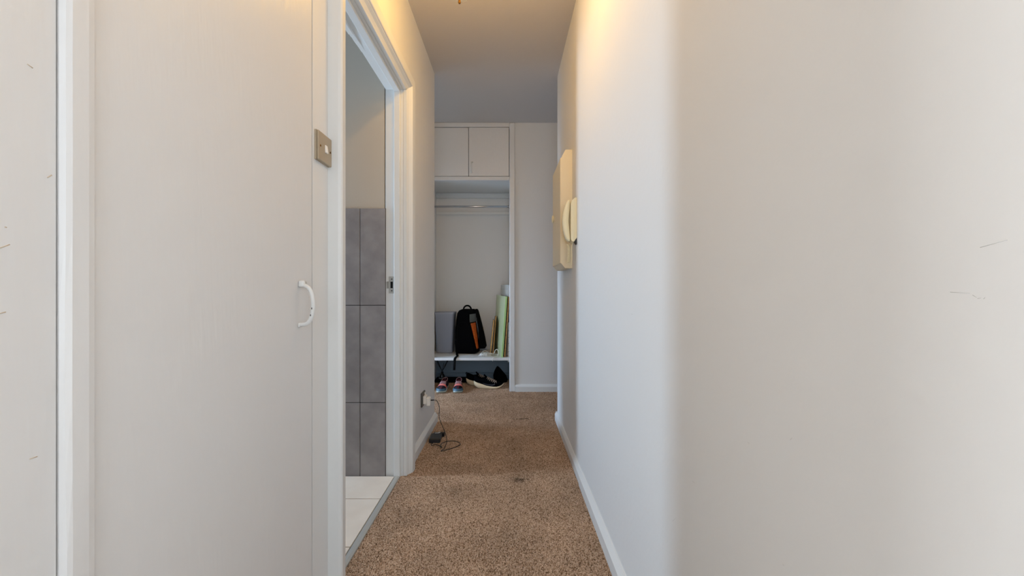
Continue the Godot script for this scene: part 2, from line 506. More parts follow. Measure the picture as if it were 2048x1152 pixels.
func build_carpet_pile() -> void:
	var st := mb(true)
	lathe(st, [Vector2(0.0025, 0.0), Vector2(0.0023, 0.0024), Vector2(0.0012, 0.0037), Vector2(0.0, 0.0042)], 5)
	st.generate_normals()
	var mesh := st.commit()
	mesh.surface_set_material(0, M.tuft)
	var pal := [Color(0.66, 0.468, 0.33), Color(0.46, 0.298, 0.19), Color(0.32, 0.194, 0.115), Color(0.17, 0.096, 0.052), Color(0.55, 0.372, 0.248)]
	var big := FastNoiseLite.new()
	big.seed = 5; big.frequency = 3.0; big.fractal_octaves = 3
	var rag := FastNoiseLite.new()
	rag.seed = 9; rag.frequency = 22.0; rag.fractal_octaves = 3
	var buf := PackedFloat32Array()
	var n := 0
	for reg in [[-0.578, 0.40, 1.0, 2.80], [-1.0, 0.75, 2.80, 3.633], [-0.812, -0.027, 3.633, 4.105]]:
		var step := 0.0031 if reg[2] < 2.0 else 0.0036
		var nx := int((reg[1] - reg[0]) / step)
		var nd := int((reg[3] - reg[2]) / step)
		for i in nx:
			for j in nd:
				var x: float = reg[0] + (i + rng.randf()) * step
				var d: float = reg[2] + (j + rng.randf()) * step
				if d < 2.84 and x > WR(d) - 0.018: continue
				if d < 2.815:
					if (d < 1.24 or d > 2.0) and x < -0.545: continue
				var t := rng.randf()
				var c: Color = pal[0] if t < 0.24 else pal[4] if t < 0.46 else pal[1] if t < 0.72 else pal[2] if t < 0.90 else pal[3]
				var k := 0.92 + 0.16 * rng.randf() + 0.22 * big.get_noise_2d(x, d)
				# old stains with ragged edges
				for s in [[0.030, 1.955, 0.055, 0.03], [0.08, 2.87, 0.09, 0.022], [-0.30, 1.85, 0.16, 0.10]]:
					var q := Vector2((x - s[0]) / s[2], (d - s[1]) / s[3]).length() + rag.get_noise_2d(x, d) * 0.9
					if q < 1.0: k *= lerpf(0.42 if s[2] < 0.15 else 0.9, 1.0, clampf(q, 0, 1))
				var sc := rng.randf_range(0.75, 1.25)
				var yaw := rng.randf() * TAU
				var tilt := Basis(Vector3(cos(yaw * 3.1), 0, sin(yaw * 3.1)), rng.randf() * 0.6)
				var b := tilt * Basis(Vector3.UP, yaw) * Basis.from_scale(Vector3(sc, rng.randf_range(0.7, 1.35), sc * rng.randf_range(0.7, 1.0)))
				buf.append_array([b.x.x, b.y.x, b.z.x, x, b.x.y, b.y.y, b.z.y, -0.0008, b.x.z, b.y.z, b.z.z, -d, c.r * k, c.g * k, c.b * k, 1.0])
				n += 1
	var mm := MultiMesh.new()
	mm.transform_format = MultiMesh.TRANSFORM_3D
	mm.use_colors = true
	mm.mesh = mesh
	mm.instance_count = n
	mm.buffer = buf
	var o := MultiMeshInstance3D.new()
	o.name = "carpet_pile"
	o.multimesh = mm
	o.set_meta("kind", "stuff")
	get_node("floor").add_child(o)

# ---------------------------------------------------------------- bathroom doorway
func build_doorway() -> void:
	var dn := 1.240
	var df := 1.998
	var top := 2.012
	var t := thing("door_1", "open bathroom doorway with a white painted moulded frame and metal strike plate", "door frame", Vector3.ZERO, 0.0, "", "structure")
	# lining boards with a stop bead
	var lin := mb()
	ext(lin, -0.657, -0.566, 0, top + 0.02, df, df + 0.02, 0.001)
	obj("jamb", lin, M.trim, t)
	obj("jamb", ebox(-0.657, -0.566, 0, top + 0.02, dn - 0.02, dn, 0.001), M.trim, t)
	obj("head", ebox(-0.657, -0.566, top, top + 0.022, dn, df, 0.001), M.trim, t)
	obj("stop", ebox(-0.611, -0.580, 0, top - 0.013, df - 0.014, df, 0.002), M.trim, t)
	obj("stop", ebox(-0.611, -0.580, 0, top - 0.013, dn, dn + 0.014, 0.002), M.trim, t)
	obj("stop", ebox(-0.611, -0.580, top - 0.014, top, dn, df, 0.002), M.trim, t)
	var fl := mb()
	prism(fl, PackedVector2Array([Vector2(dn, 0), Vector2(dn, -0.012), Vector2(1.545, -0.012), Vector2(1.550, -0.0065), Vector2(1.560, -0.008), Vector2(1.575, -0.0045), Vector2(1.60, -0.005), Vector2(1.63, -0.0015), Vector2(1.68, 0)]), Vector3(-0.658, top, 0), Vector3.FORWARD, Vector3.UP, Vector3(0.018, 0, 0))
	obj("chipped_filler", fl, M.trim, t)
	# moulded casing: profile (distance from the opening, how far it stands off the wall)
	var prof := [[0.0, 0.0], [0.0, 0.016], [0.003, 0.0185], [0.006, 0.0165], [0.014, 0.024], [0.0205, 0.0335], [0.023, 0.0325], [0.0255, 0.038], [0.029, 0.040], [0.055, 0.0425], [0.060, 0.039], [0.062, 0.031], [0.062, 0.0]]
	var sides := PackedVector2Array()
	for p in prof: sides.append(Vector2(p[0], p[1]))
	# mitred: sweep each profile point along near jamb, head and far jamb
	for part in 3:
		var st := mb()
		var rings := []
		for e in 2:
			var ring := []
			for p in prof:
				var un: float = p[0]
				var u: float = p[0] * 1.38
				var x: float = WL + p[1]
				var v: Vector3
				if part == 0: v = P(x, 0.0 if e == 0 else top + u, dn - un)
				elif part == 1: v = P(x, top + u, dn - un if e == 0 else df + u)
				else: v = P(x, 0.0 if e == 0 else top + u, df + u)
				ring.append(v)
			rings.append(ring)
		loft(st, rings, true, true)
		obj("casing", st, M.trim, t)
	# strike plate on the far jamb
	var sp := thing_part(t, "strike_plate", P(-0.629, 0.98 + 0.016, df))
	var pl := mb()
	# plate with a rectangular hole: four bars
	var w := 0.030; var h := 0.088; var z := 0.0012
	var hw := 0.0125; var hh := 0.034
	for b in [[-w / 2, w / 2, hh / 2 , h / 2], [-w / 2, w / 2, -h / 2, -hh / 2], [-w / 2, -hw / 2, -hh / 2, hh / 2], [hw / 2, w / 2, -hh / 2, hh / 2]]:
		cbox(pl, Vector3((b[0] + b[1]) / 2 + 0.003, (b[2] + b[3]) / 2, z / 2), Vector3(b[1] - b[0], b[3] - b[2], z), 0.0003)
	cbox(pl, Vector3(-0.018, 0, 0.001), Vector3(0.014, 0.036, 0.0015), 0.0004, Basis(Vector3.UP, -0.3))
	obj("plate", pl, M.zinc, sp)
	var ho := mb()
	cbox(ho, Vector3(0.003, 0, 0.0003), Vector3(hw, hh, 0.0004))
	obj("latch_hole", ho, M.dark_gap, sp)
	for s in [-1, 1]:
		var sw := mb(true)
		lathe(sw, [Vector2(0.0042, 0.0), Vector2(0.0038, 0.0014), Vector2(0, 0.0018)], 12, Transform3D(Basis(Vector3.RIGHT, PI / 2), Vector3(0.004, s * 0.030, z)))
		obj("screw", sw, M.grey_plate, sp)

func thing_part(parent: Node, called: String, at: Vector3, turn := 0.0) -> Node3D:
	var o := Node3D.new()
	o.name = called
	parent.add_child(o, true)
	o.position = at
	o.rotation.y = turn
	return o

# ---------------------------------------------------------------- cupboard on the left
func build_cupboard() -> void:
	var t := thing("cupboard", "white flush-doored built-in cupboard along the near left wall with a curved white pull", "cupboard")
	var fr := mb()
	# a raised, thickly painted stile whose edge wavers
	var left := []
	for i in 25:
		var y := CEIL * i / 24.0
		var wob := 0.0012 * sin(y * 5.1) + 0.0008 * sin(y * 13.0) + (0.0025 if y < 0.9 else 0.0) * (0.9 - y)
		left.append([y, wob])
	var rings := []
	for l in left:
		var y: float = l[0]
		var wb: float = l[1]
		rings.append([P(-0.60, y, 0.479), P(WL, y, 0.479), P(-0.5592 + wb, y, 0.4815), P(-0.5565 + wb * 0.3, y, 0.4865), P(-0.5562, y, 0.505), P(-0.5572, y, 0.5125), P(WL, y, 0.5145), P(-0.60, y, 0.5145)])
	loft(fr, rings, true, true)
	obj("stile", fr, M.gloss, t)
	obj("stile", ebox(-0.60, WL, 0, CEIL - 0.002, -0.20, -0.12, 0.002), M.gloss, t)
	obj("rail", ebox(-0.60, WL, 2.40, CEIL - 0.002, -0.12, 0.479, 0.002), M.gloss, t)
	obj("rail", ebox(-0.60, WL, 2.40, CEIL - 0.002, 0.5147, 1.087, 0.002), M.gloss, t)
	obj("rail", ebox(-0.60, WL, 0.0, 0.08, -0.12, 0.479, 0.002), M.gloss, t)
	obj("rail", ebox(-0.60, WL, 0.0, 0.08, 0.5147, 1.087, 0.002), M.gloss, t)
	var d1 := obj("door", ebox(-0.598, WL - 0.0005, 0.083, 2.397, -0.117, 0.4775, 0.0015), M.gloss, t)
	for s in [[55, 128, 66, 136], [0, 496, 20, 489], [0, 627, 12, 624], [60, 918, 75, 913], [10, 454, 14, 455], [95, 355, 104, 350]]:
		var pp := []
		for k in 3:
			var px: float = lerpf(s[0], s[2], k / 2.0)
			var py: float = lerpf(s[1], s[3], k / 2.0)
			var d := 0.565 * 768.0 / (1024.0 - px)
			pp.append(P(WL - 0.0004, CAM_H - (py - 576.0) * d / 768.0, d))
		var s1 := mb(true)
		tube(s1, pp, 0.0006, 5)
		obj("scratch", s1, M.scuff_tan, d1)
	var d2 := obj("door", ebox(-0.598, WL, 0.083, 2.397, 0.5160, 1.0845, 0.0015), M.gloss, t)
	var st := mb(true)
	# D-shaped pull: flat mounting blocks and a bowed round bar
	var dh := 1.018
	var path := []
	for k in 17:
		var a := PI * k / 16.0
		path.append(P(WL + 0.005 + 0.033 * pow(sin(a), 0.65), 0.935 + 0.052 * cos(a), dh))
	tube(st, smooth_path(path, 3), 0.0052, 12)
	cbox(st, P(WL + 0.008, 0.991, dh), Vector3(0.016, 0.018, 0.012), 0.003)
	cbox(st, P(WL + 0.003, 0.882, dh), Vector3(0.006, 0.012, 0.012), 0.002)
	cbox(st, P(WL + 0.002, 0.994, dh + 0.020), Vector3(0.004, 0.009, 0.024), 0.0015)
	var hd := obj("handle", st, M.trim, d2)
	var sw := mb(true)
	lathe(sw, [Vector2(0.0022, 0.0), Vector2(0.0018, 0.0008), Vector2(0, 0.001)], 10, Transform3D(Basis(Vector3.BACK, -PI / 2), P(WL + 0.004, 0.994, dh + 0.024)))
	obj("screw", sw, M.grey_plate, d2)
	for c in [[0.0377, 0.926], [0.0345, 0.908]]:
		var chip := mb()
		cbox(chip, P(WL + c[0] - 0.001, c[1], dh - 0.0045), Vector3(0.003, 0.005, 0.002), 0.0005)
		obj("paint_chip", chip, M.grey_plate, d2)

# ---------------------------------------------------------------- wardrobe in the far wall
func build_wardrobe() -> void:
	var t := thing("wardrobe", "white built-in open wardrobe at the corridor's end with two small doors on top", "wardrobe")
	var F := 3.633
	# stiles and rails
	obj("stile", ebox(-0.024, 0.0285, 0, CEIL - 0.001, F - 0.012, 4.128, 0.006), M.gloss, t)
	obj("stile", ebox(-0.865, -0.815, 0, CEIL - 0.001, F - 0.012, 3.658, 0.004), M.gloss, t)
	obj("rail", ebox(-0.815, -0.0245, 2.500, CEIL - 0.001, F - 0.010, F + 0.03, 0.003), M.gloss, t)
	obj("rail", ebox(-0.815, -0.0245, 1.997, 2.033, F - 0.010, F + 0.03, 0.003), M.gloss, t)
	obj("top_board", ebox(-0.814, -0.0245, 1.9975, 2.015, F + 0.03, 4.128), M.trim, t)
	obj("back_panel", ebox(-0.814, -0.0245, 2.016, CEIL - 0.001, F + 0.032, F + 0.05), M.dark_gap, t)
	# small doors
	obj("door", ebox(-0.8135, -0.4120, 2.0365, 2.494, F - 0.008, F + 0.012, 0.002), M.gloss, t)
	var dr := obj("door", ebox(-0.4075, -0.0285, 2.0365, 2.4955, F - 0.008, F + 0.012, 0.002), M.gloss, t)
	var hs := mb(true)
	var path := []
	for k in 13:
		var a := PI * k / 12.0
		path.append(P(-0.381, 2.118 + 0.048 * cos(a), F - 0.010 - 0.026 * pow(sin(a), 0.7)))
	tube(hs, path, 0.005, 8)
	cbox(hs, P(-0.376, 2.170, F - 0.011), Vector3(0.018, 0.010, 0.006), 0.002)
	obj("handle", hs, M.gloss, dr)
	# battens on the back wall and the hanging rail
	obj("batten", ebox(-0.814, -0.0245, 1.943, 1.9965, 4.108, 4.129, 0.003), M.trim, t)
	obj("batten", ebox(-0.814, -0.0245, 1.765, 1.800, 4.118, 4.129, 0.003), M.trim, t)
	var rl := mb(true)
	tube(rl, [P(-0.812, 1.806, 3.90), P(-0.42, 1.806, 3.90), P(-0.026, 1.806, 3.90)], 0.0105, 20)
	obj("hanging_rail", rl, M.chrome, t)
	for x in [-0.8125, -0.0265]:
		var so := mb(true)
		lathe(so, [Vector2(0.022, -0.003), Vector2(0.022, 0.003), Vector2(0.0, 0.0035)], 20, Transform3D(Basis(Vector3.BACK, PI / 2), P(x, 1.806, 3.90)))
		obj("rail_socket", so, M.chrome, t)
	# low shelf
	obj("shelf", ebox(-0.814, -0.0245, 0.292, 0.318, F + 0.006, 4.128, 0.002), M.gloss, t)
	obj("added_dark_panel", ebox(-0.814, -0.0245, 0.072, 0.290, 4.120, 4.129, 0.001), M.slate, t)  # added panel; part of the shade under the shelf is in its colour
	for x in [-0.806, -0.0325]:
		obj("shelf_bearer", ebox(x - 0.008, x + 0.008, 0.262, 0.2915, F + 0.08, 4.10, 0.002), M.trim, t)

# ---------------------------------------------------------------- lamp
func build_chandelier() -> void:
	var C := P(-0.13, 0, 1.45)
	var t := thing("chandelier", "three-armed brass ceiling lamp whose arm tip shows at the picture's top edge", "ceiling lamp", C)
	var st := mb(true)
	lathe(st, [Vector2(0, 2.500), Vector2(0.02, 2.500), Vector2(0.05, 2.518), Vector2(0.055, 2.542), Vector2(0, 2.5425)], 24)
	obj("ceiling_plate", st, M.brass, t)
	st = mb(true)
	lathe(st, [Vector2(0, 2.20), Vector2(0.010, 2.205), Vector2(0.014, 2.216), Vector2(0.008, 2.232), Vector2(0.024, 2.25), Vector2(0.030, 2.275), Vector2(0.022, 2.30), Vector2(0.009, 2.315), Vector2(0.007, 2.44), Vector2(0.007, 2.505)], 20)
	obj("stem", st, M.brass, t)
	var v0 := Vector3(-0.0915, 0, -0.17)
	for k in 3:
		var v := v0.rotated(Vector3.UP, TAU * k / 3.0)
		var u := v.normalized()
		st = mb(true)
		tube(st, smooth_path([u * 0.02 + Vector3(0, 2.275, 0), u * 0.07 + Vector3(0, 2.245, 0), u * 0.13 + Vector3(0, 2.207, 0), u * 0.175 + Vector3(0, 2.200, 0), v + Vector3(0, 2.212, 0)], 6), 0.0048, 10)
		var arm := obj("arm", st, M.brass, t)
		st = mb(true)
		lathe(st, [Vector2(0, 2.1775), Vector2(0.0045, 2.180), Vector2(0.0060, 2.185), Vector2(0.0040, 2.193), Vector2(0.008, 2.203), Vector2(0.012, 2.212), Vector2(0.014, 2.222), Vector2(0.014, 2.255), Vector2(0.0, 2.256)], 16, Transform3D(Basis(), v))
		obj("bulb_holder", st, M.brass, arm)
		st = mb(true)
		lathe(st, [Vector2(0.013, 2.2145), Vector2(0.030, 2.206), Vector2(0.040, 2.212), Vector2(0.041, 2.214), Vector2(0.030, 2.2085), Vector2(0.013, 2.217)], 24, Transform3D(Basis(), v))
		obj("drip_dish", st, M.glass, arm)
		st = mb(true)
		lathe(st, [Vector2(0.010, 2.257), Vector2(0.018, 2.268), Vector2(0.022, 2.284), Vector2(0.019, 2.303), Vector2(0.010, 2.322), Vector2(0.0, 2.332)], 16, Transform3D(Basis(), v))
		obj("bulb", st, M.bulb, arm)
		var l := OmniLight3D.new()
		l.name = "bulb_light"
		l.light_color = Color(1.0, 0.77, 0.32)
		l.light_energy = 0.084
		l.light_size = 0.02
		l.omni_range = 12.0
		l.omni_attenuation = 2.0
		l.shadow_enabled = true
		t.add_child(l, true)
		l.position = v + Vector3(0, 2.287, 0)

# ---------------------------------------------------------------- switch, socket, fuse box, entry phone
func build_wall_fittings() -> void:
	# light switch
	var sd := 1.140
	var sy := 0.98 + 0.412
	var t := thing("light_switch", "square brushed steel light switch with a white rocker beside the bathroom doorway", "light switch", P(WL, sy, sd))
	var st := mb()
	prism(st, PackedVector2Array([Vector2(-0.0425, -0.0425), Vector2(0.0425, -0.0425), Vector2(0.0425, 0.0425), Vector2(-0.0425, 0.0425)]), Vector3.ZERO, Vector3.BACK, Vector3.UP, Vector3(0.006, 0, 0))
	obj("back_box", st, M.steel, t)
	st = mb()
	cbox(st, Vector3(0.0085, 0, 0), Vector3(0.006, 0.085, 0.082), 0.0022)
	obj("plate", st, M.steel, t)
	st = mb()
	cbox(st, Vector3(0.0125, 0.0, -0.003), Vector3(0.005, 0.0235, 0.0125), 0.001, Basis(Vector3.BACK, 0.14))
	obj("rocker", st, M.white_plastic, t)
	for s in [-1, 1]:
		st = mb(true)
		lathe(st, [Vector2(0.0032, 0.0), Vector2(0.0030, 0.0008), Vector2(0, 0.0010)], 12, Transform3D(Basis(Vector3.BACK, -PI / 2), Vector3(0.0115, 0.0, s * 0.0300)))
		obj("screw", st, M.brass, t)
		st = mb()
		cbox(st, Vector3(0.0126, 0.0, s * 0.0300), Vector3(0.0003, 0.0052, 0.0009))
		obj("screw_slot", st, M.dark_gap, t)
	# socket
	t = thing("wall_socket", "steel wall socket with a white switch, low on the left wall by the skirting", "socket", P(WL, 0.283, 2.418))
	st = mb()
	cbox(st, Vector3(0.005, 0, 0), Vector3(0.010, 0.088, 0.088), 0.003)
	obj("plate", st, M.grey_plate, t)
	st = mb()
	cbox(st, Vector3(0.0135, 0.024, -0.022), Vector3(0.007, 0.020, 0.010), 0.0012, Basis(Vector3.BACK, 0.15))
	obj("rocker", st, M.white_plastic, t)
	# fuse box on the right wall
	var fb := thing("fuse_box", "tall cream painted fuse box on the right wall beyond the entry phone", "fuse box")
	var a := P(WR(2.205) , 0, 2.205)
	var along := P(WR(2.56), 0, 2.56) - a
	st = mb()
	prism(st, PackedVector2Array([Vector2(0, 1.094), Vector2(0.040, 1.094), Vector2(0.060, 1.118), Vector2(0.060, 1.735), Vector2(0.038, 1.775), Vector2(0, 1.775)]), a, Vector3.LEFT, Vector3.UP, along)
	obj("casing", st, M.cream, fb)
	st = mb()
	prism(st, PackedVector2Array([Vector2(0.060, 1.120), Vector2(0.068, 1.124), Vector2(0.068, 1.725), Vector2(0.060, 1.732)]), a + along.normalized() * 0.002, Vector3.LEFT, Vector3.UP, along * 0.985)
	obj("cover", st, M.cream, fb)
	st = mb(true)
	var kx := WR(2.50) - 0.068
	lathe(st, [Vector2(0.018, 0.0), Vector2(0.018, 0.002), Vector2(0.024, 0.004), Vector2(0.025, 0.008), Vector2(0.019, 0.012), Vector2(0, 0.013)], 18, Transform3D(Basis(Vector3.BACK, PI / 2), P(kx, 1.428, 2.505)))
	obj("knob", st, M.cream_plastic, fb)
	# entry phone, nearer on the right wall
	var pd := 2.06
	var ep := thing("entry_phone", "cream entry phone handset with a coiled cord on the right wall beside the fuse box", "entry phone", P(WR(2.10), 0, 2.10))
	st = mb()
	prism(st, PackedVector2Array([Vector2(0, 1.235), Vector2(0.020, 1.228), Vector2(0.030, 1.236), Vector2(0.032, 1.25), Vector2(0.032, 1.435), Vector2(0.024, 1.452), Vector2(0.010, 1.464), Vector2(0, 1.464)]), Vector3(0, 0, 0.045), Vector3.LEFT, Vector3.UP, Vector3(0, 0, -0.092))
	obj("base", st, M.cream_plastic, ep)
	st = mb()
	cbox(st, Vector3(-0.018, 1.35, 0.0455), Vector3(0.004, 0.215, 0.002), 0.0008)
	obj("base_ridge", st, M.cream_plastic, ep)
	st = mb()
	prism(st, PackedVector2Array([Vector2(0.002, 1.213), Vector2(0.010, 1.222), Vector2(0.012, 1.233), Vector2(0, 1.25)]), Vector3(0, 0, 0.046), Vector3.LEFT, Vector3.UP, Vector3(0, 0, -0.03))
	obj("dark_base_gap", st, M.black_plastic, ep)  # added black wedge; darkness of the gap under the base is its colour
	# bowed handset
	var rows := []
	for k in 21:
		var f := k / 20.0
		var y := lerpf(1.232, 1.454, f)
		var bow := sin(PI * f)
		var outer := 0.050 + 0.025 * pow(bow, 0.8)
		var inner := 0.0322 + 0.0075 * pow(bow, 3.0)
		if k == 0 or k == 20: outer -= 0.004
		if k == 1 or k == 19: outer -= 0.001
		var w := 0.025 - 0.003 * bow
		var cz := 0.012
		var ring := []
		for q in 14:
			var an := TAU * (q + 0.5) / 14
			var cx := signf(cos(an)) * pow(absf(cos(an)), 0.55)
			var sx := signf(sin(an)) * pow(absf(sin(an)), 0.55)
			ring.append(Vector3(-lerpf(inner, outer, 0.5 + 0.5 * cx), y, cz + sx * w))
		rows.append(ring)
	st = mb(true)
	loft(st, rows, true, true)
	var hs := obj("handset", st, M.cream_plastic, ep)
	# coiled cord
	st = mb(true)
	var hp := []
	for k in 20 * 12 + 1:
		var f := k / (20.0 * 12)
		var ang := TAU * 20 * f
		var y := lerpf(1.215, 1.118, f)
		hp.append(Vector3(-0.042 - 0.0075 * cos(ang) + 0.006 * sin(f * PI), y, 0.012 + 0.0075 * sin(ang)))
	tube(st, hp, 0.0019, 6)
	tube(st, smooth_path([Vector3(-0.040, 1.226, 0.012), Vector3(-0.041, 1.22, 0.012), hp[0]], 4), 0.0018, 6)
	tube(st, smooth_path([hp[-1], Vector3(-0.034, 1.108, 0.012), Vector3(-0.024, 1.112, 0.014), Vector3(-0.022, 1.15, 0.016), Vector3(-0.024, 1.19, 0.018), Vector3(-0.018, 1.236, 0.02)], 6), 0.0020, 6)
	obj("coiled_cord", st, M.cream_plastic, ep)

# ---------------------------------------------------------------- charger on the left wall
func build_charger() -> void:
	var t := thing("plug_charger", "white plug-in charger in the low socket with a looping thin black cable", "charger")
	var st := mb()
	cbox(st, P(WL + 0.0200, 0.281, 2.412), Vector3(0.019, 0.050, 0.046), 0.003)
	obj("plug", st, M.white_plastic, t)
	st = mb()
	cbox(st, P(WL + 0.0405, 0.268, 2.414), Vector3(0.0255, 0.054, 0.040), 0.006)
	obj("adapter", st, M.white_plastic, t)
	st = mb(true)
	var y0 := 0.273
	var pts := [P(-0.513, y0, 2.42), P(-0.490, y0 + 0.001, 2.42), P(-0.474, y0 - 0.004, 2.42), P(-0.456, 0.228, 2.415), P(-0.455, 0.170, 2.40), P(-0.418, 0.100, 2.37), P(-0.398, 0.050, 2.345), P(-0.408, 0.012, 2.32), P(-0.420, 0.009, 2.300), P(-0.421, 0.009, 2.286),
		P(-0.396, 0.009, 2.302), P(-0.345, 0.009, 2.345), P(-0.322, 0.009, 2.385), P(-0.345, 0.009, 2.425), P(-0.395, 0.011, 2.432), P(-0.436, 0.009, 2.405), P(-0.440, 0.009, 2.365), P(-0.428, 0.009, 2.338), P(-0.455, 0.009, 2.372), P(-0.478, 0.009, 2.382), P(-0.492, 0.009, 2.366), P(-0.500, 0.010, 2.380), P(-0.492, 0.016, 2.408)]
	tube(st, smooth_path(pts, 8), 0.0021, 8)
	tube(st, [P(-0.5135, y0, 2.42), P(-0.505, y0, 2.42), P(-0.493, y0 + 0.001, 2.42)], 0.0036, 10)
	obj("cable", st, M.cable, t)
	# the black box on the carpet
	t = thing("power_brick", "small black plastic box lying on the carpet against the left skirting", "power supply", P(-0.490, 0.004, 2.46))
	st = mb()
	cbox(st, Vector3(0.0, 0.0145, 0), Vector3(0.072, 0.029, 0.096), 0.005, Basis(Vector3.UP, 0.05))
	obj("body", st, M.dark_plastic, t)
	st = mb()
	cbox(st, Vector3(0.012, 0.015, -0.060), Vector3(0.072, 0.026, 0.020), 0.003)
	obj("end_block", st, M.black_plastic, t)
	st = mb(true)
	tube(st, smooth_path([Vector3(-0.012, 0.030, -0.044), Vector3(-0.002, 0.034, -0.036), Vector3(0.016, 0.034, -0.038), Vector3(0.020, 0.034, -0.052), Vector3(0.008, 0.031, -0.058)], 6), 0.0028, 8)
	obj("cable_clip", st, M.scuff, t)

# ---------------------------------------------------------------- things on the wardrobe shelf
const SH := 0.3182
func build_wardrobe_things() -> void:
	# paper sheets lying on the shelf
	var k := 0
	for p in [[-0.66, 3.735, 0.21, 0.15, 0.06, "white sheet of paper lying on the shelf under the grey bin"], [-0.49, 3.745, 0.21, 0.148, -0.12, "white sheet of paper lying on the shelf in front of the backpack"]]:
		var t0 := mb()
		var sheet := []
		for i in 7:
			var row := []
			for j in 7:
				var lift := 0.0
				if k == 0 and i < 2 and j < 2: lift = 0.004 * (2 - i) * (2 - j) / 4.0
				row.append(Vector3((i / 6.0 - 0.5) * p[2], 0.0008 + lift, (0.5 - j / 6.0) * p[3]))
			sheet.append(row)
		skin(t0, sheet, Vector3(0, -1, 0))
		var low := []
		for row in sheet:
			var r2 := []
			for q in row: r2.append(q - Vector3(0, 0.0007, 0))
			low.append(r2)
		skin(t0, low, Vector3(0, 1, 0))
		var rim := []
		for i in 7: rim.append([sheet[i][6], low[i][6]])
		skin(t0, rim, Vector3.ZERO)
		var o := obj("paper_sheet", t0, M.paper)
		o.position = P(p[0], SH + 0.0008 * k, p[1])
		o.rotation.y = p[4]
		tag(o, p[5], "paper", "paper sheets on the shelf")
		k += 1
	# grey bin
	var b := thing("waste_bin", "grey plastic waste bin standing open at the left of the wardrobe shelf", "bin", P(-0.690, SH + 0.002, 3.99))
	var st := mb(true)
	var rings := []
	for r in [[0.076, 0.078, 0.018, 0.0], [0.082, 0.083, 0.020, 0.004], [0.098, 0.092, 0.022, 0.385], [0.1015, 0.0955, 0.023, 0.390], [0.103, 0.097, 0.023, 0.409], [0.0995, 0.0935, 0.022, 0.4125], [0.0955, 0.0895, 0.021, 0.409], [0.0945, 0.0885, 0.021, 0.385]]:
		rings.append(rrect(r[0], r[1], r[2], r[3]))
	loft(st, rings, true, false)
	obj("body", st, M.bin, b)
	st = mb(true)
	var inn := []
	for r in [[0.0945, 0.0885, 0.021, 0.386], [0.079, 0.079, 0.019, 0.010]]: inn.append(rrect(r[0], r[1], r[2], r[3]))
	for q in inn[0].size():
		var j: int = (q + 1) % inn[0].size()
		face(st, [inn[0][q], inn[0][j], inn[1][j], inn[1][q]], (inn[0][q] + inn[1][j]) * Vector3(3, 0.5, 3))
	face(st, inn[1], Vector3(0, -1, 0))
	obj("inside", st, M.bin, b)
	build_backpack()
	# green edged glass sheet leaning on the wardrobe side
	var g := thing("glass_sheet", "green-edged pane of glass leaning upright at the right of the wardrobe shelf", "glass pane")
	slab(g, "pane", [P(-0.104, SH, 3.672), P(-0.187, SH, 4.06), P(-0.163, 0.908, 4.06), P(-0.062, 0.900, 3.672)], 0.010, M.green_glass)
	slab(g, "edge", [P(-0.1015, SH + 0.001, 3.660), P(-0.104, SH + 0.001, 3.671), P(-0.062, 0.900, 3.671), P(-0.0595, 0.900, 3.660)], 0.016, M.green_edge)
	var g2 := thing("picture_board", "thin framed board with a tan edge leaning behind the green glass", "picture", Vector3.ZERO)
	slab(g2, "panel", [P(-0.080, SH, 3.690), P(-0.148, SH, 4.07), P(-0.118, 0.905, 4.07), P(-0.040, 0.897, 3.690)], 0.006, M.dark_wood)
	slab(g2, "edge", [P(-0.0745, SH + 0.001, 3.678), P(-0.077, SH + 0.001, 3.690), P(-0.037, 0.895, 3.690), P(-0.0345, 0.895, 3.678)], 0.010, M.wood)
	for i in 7:
		var f := (i + 0.7) / 7.5
		slabless(g2, "staple", P(lerpf(-0.079, -0.041, f), lerpf(SH, 0.895, f), 3.6775), Vector3(0.018, 0.003, 0.003), M.brown)
	var g3 := thing("white_board", "tall pale board with a printed line near its top, leaning rearmost at the shelf's right", "board")
	slab(g3, "panel", [P(-0.055, SH, 3.80), P(-0.126, SH, 4.105), P(-0.118, 1.012, 4.105), P(-0.040, 1.012, 3.80)], 0.008, M.card)
	slab(g3, "edge", [P(-0.047, SH, 3.788), P(-0.050, SH, 3.799), P(-0.036, 1.012, 3.799), P(-0.033, 1.012, 3.788)], 0.014, M.paper)
	slab(g3, "printed_line", [P(-0.0414, 0.966, 3.801), P(-0.1190, 0.966, 4.104), P(-0.1190, 0.972, 4.104), P(-0.0413, 0.972, 3.801)], 0.0088, M.scuff)
	# white boxed strip against the wardrobe side
	var g4 := thing("white_strip", "narrow white boxed strip with dark joints standing against the wardrobe's right side", "box")
	slabless(g4, "strip", P(-0.0315, SH + 0.166, 3.70), Vector3(0.012, 0.33, 0.03), M.card)
	for y in [0.05, 0.13, 0.19, 0.25]:
		slabless(g4, "joint", P(-0.0315, SH + y, 3.70), Vector3(0.0126, 0.004, 0.0306), M.brown_gap)
	# two small wooden frames
	var i := 0
	for fr in [[-0.2225, 3.845, 0.660, -0.187, "small tan-edged wooden frame leaning left of the green glass, the front one"], [-0.198, 3.90, 0.694, -0.168, "small dark-backed wooden frame leaning between the front frame and the green glass"]]:
		var f1 := thing("wooden_frame", fr[4], "frame", Vector3.ZERO, 0.0, "small wooden frames on the shelf")
		var x0: float = fr[0]; var d0: float = fr[1]; var y1: float = fr[2]; var x1: float = fr[3]
		slab(f1, "back_board", [P(x0, SH, d0 + 0.012), P(x0 - 0.012, SH, 4.09), P(x1 - 0.014, y1 - 0.01, 4.09), P(x1, y1 - 0.01, d0 + 0.012)], 0.007, M.brown if i == 0 else M.dark_wood)
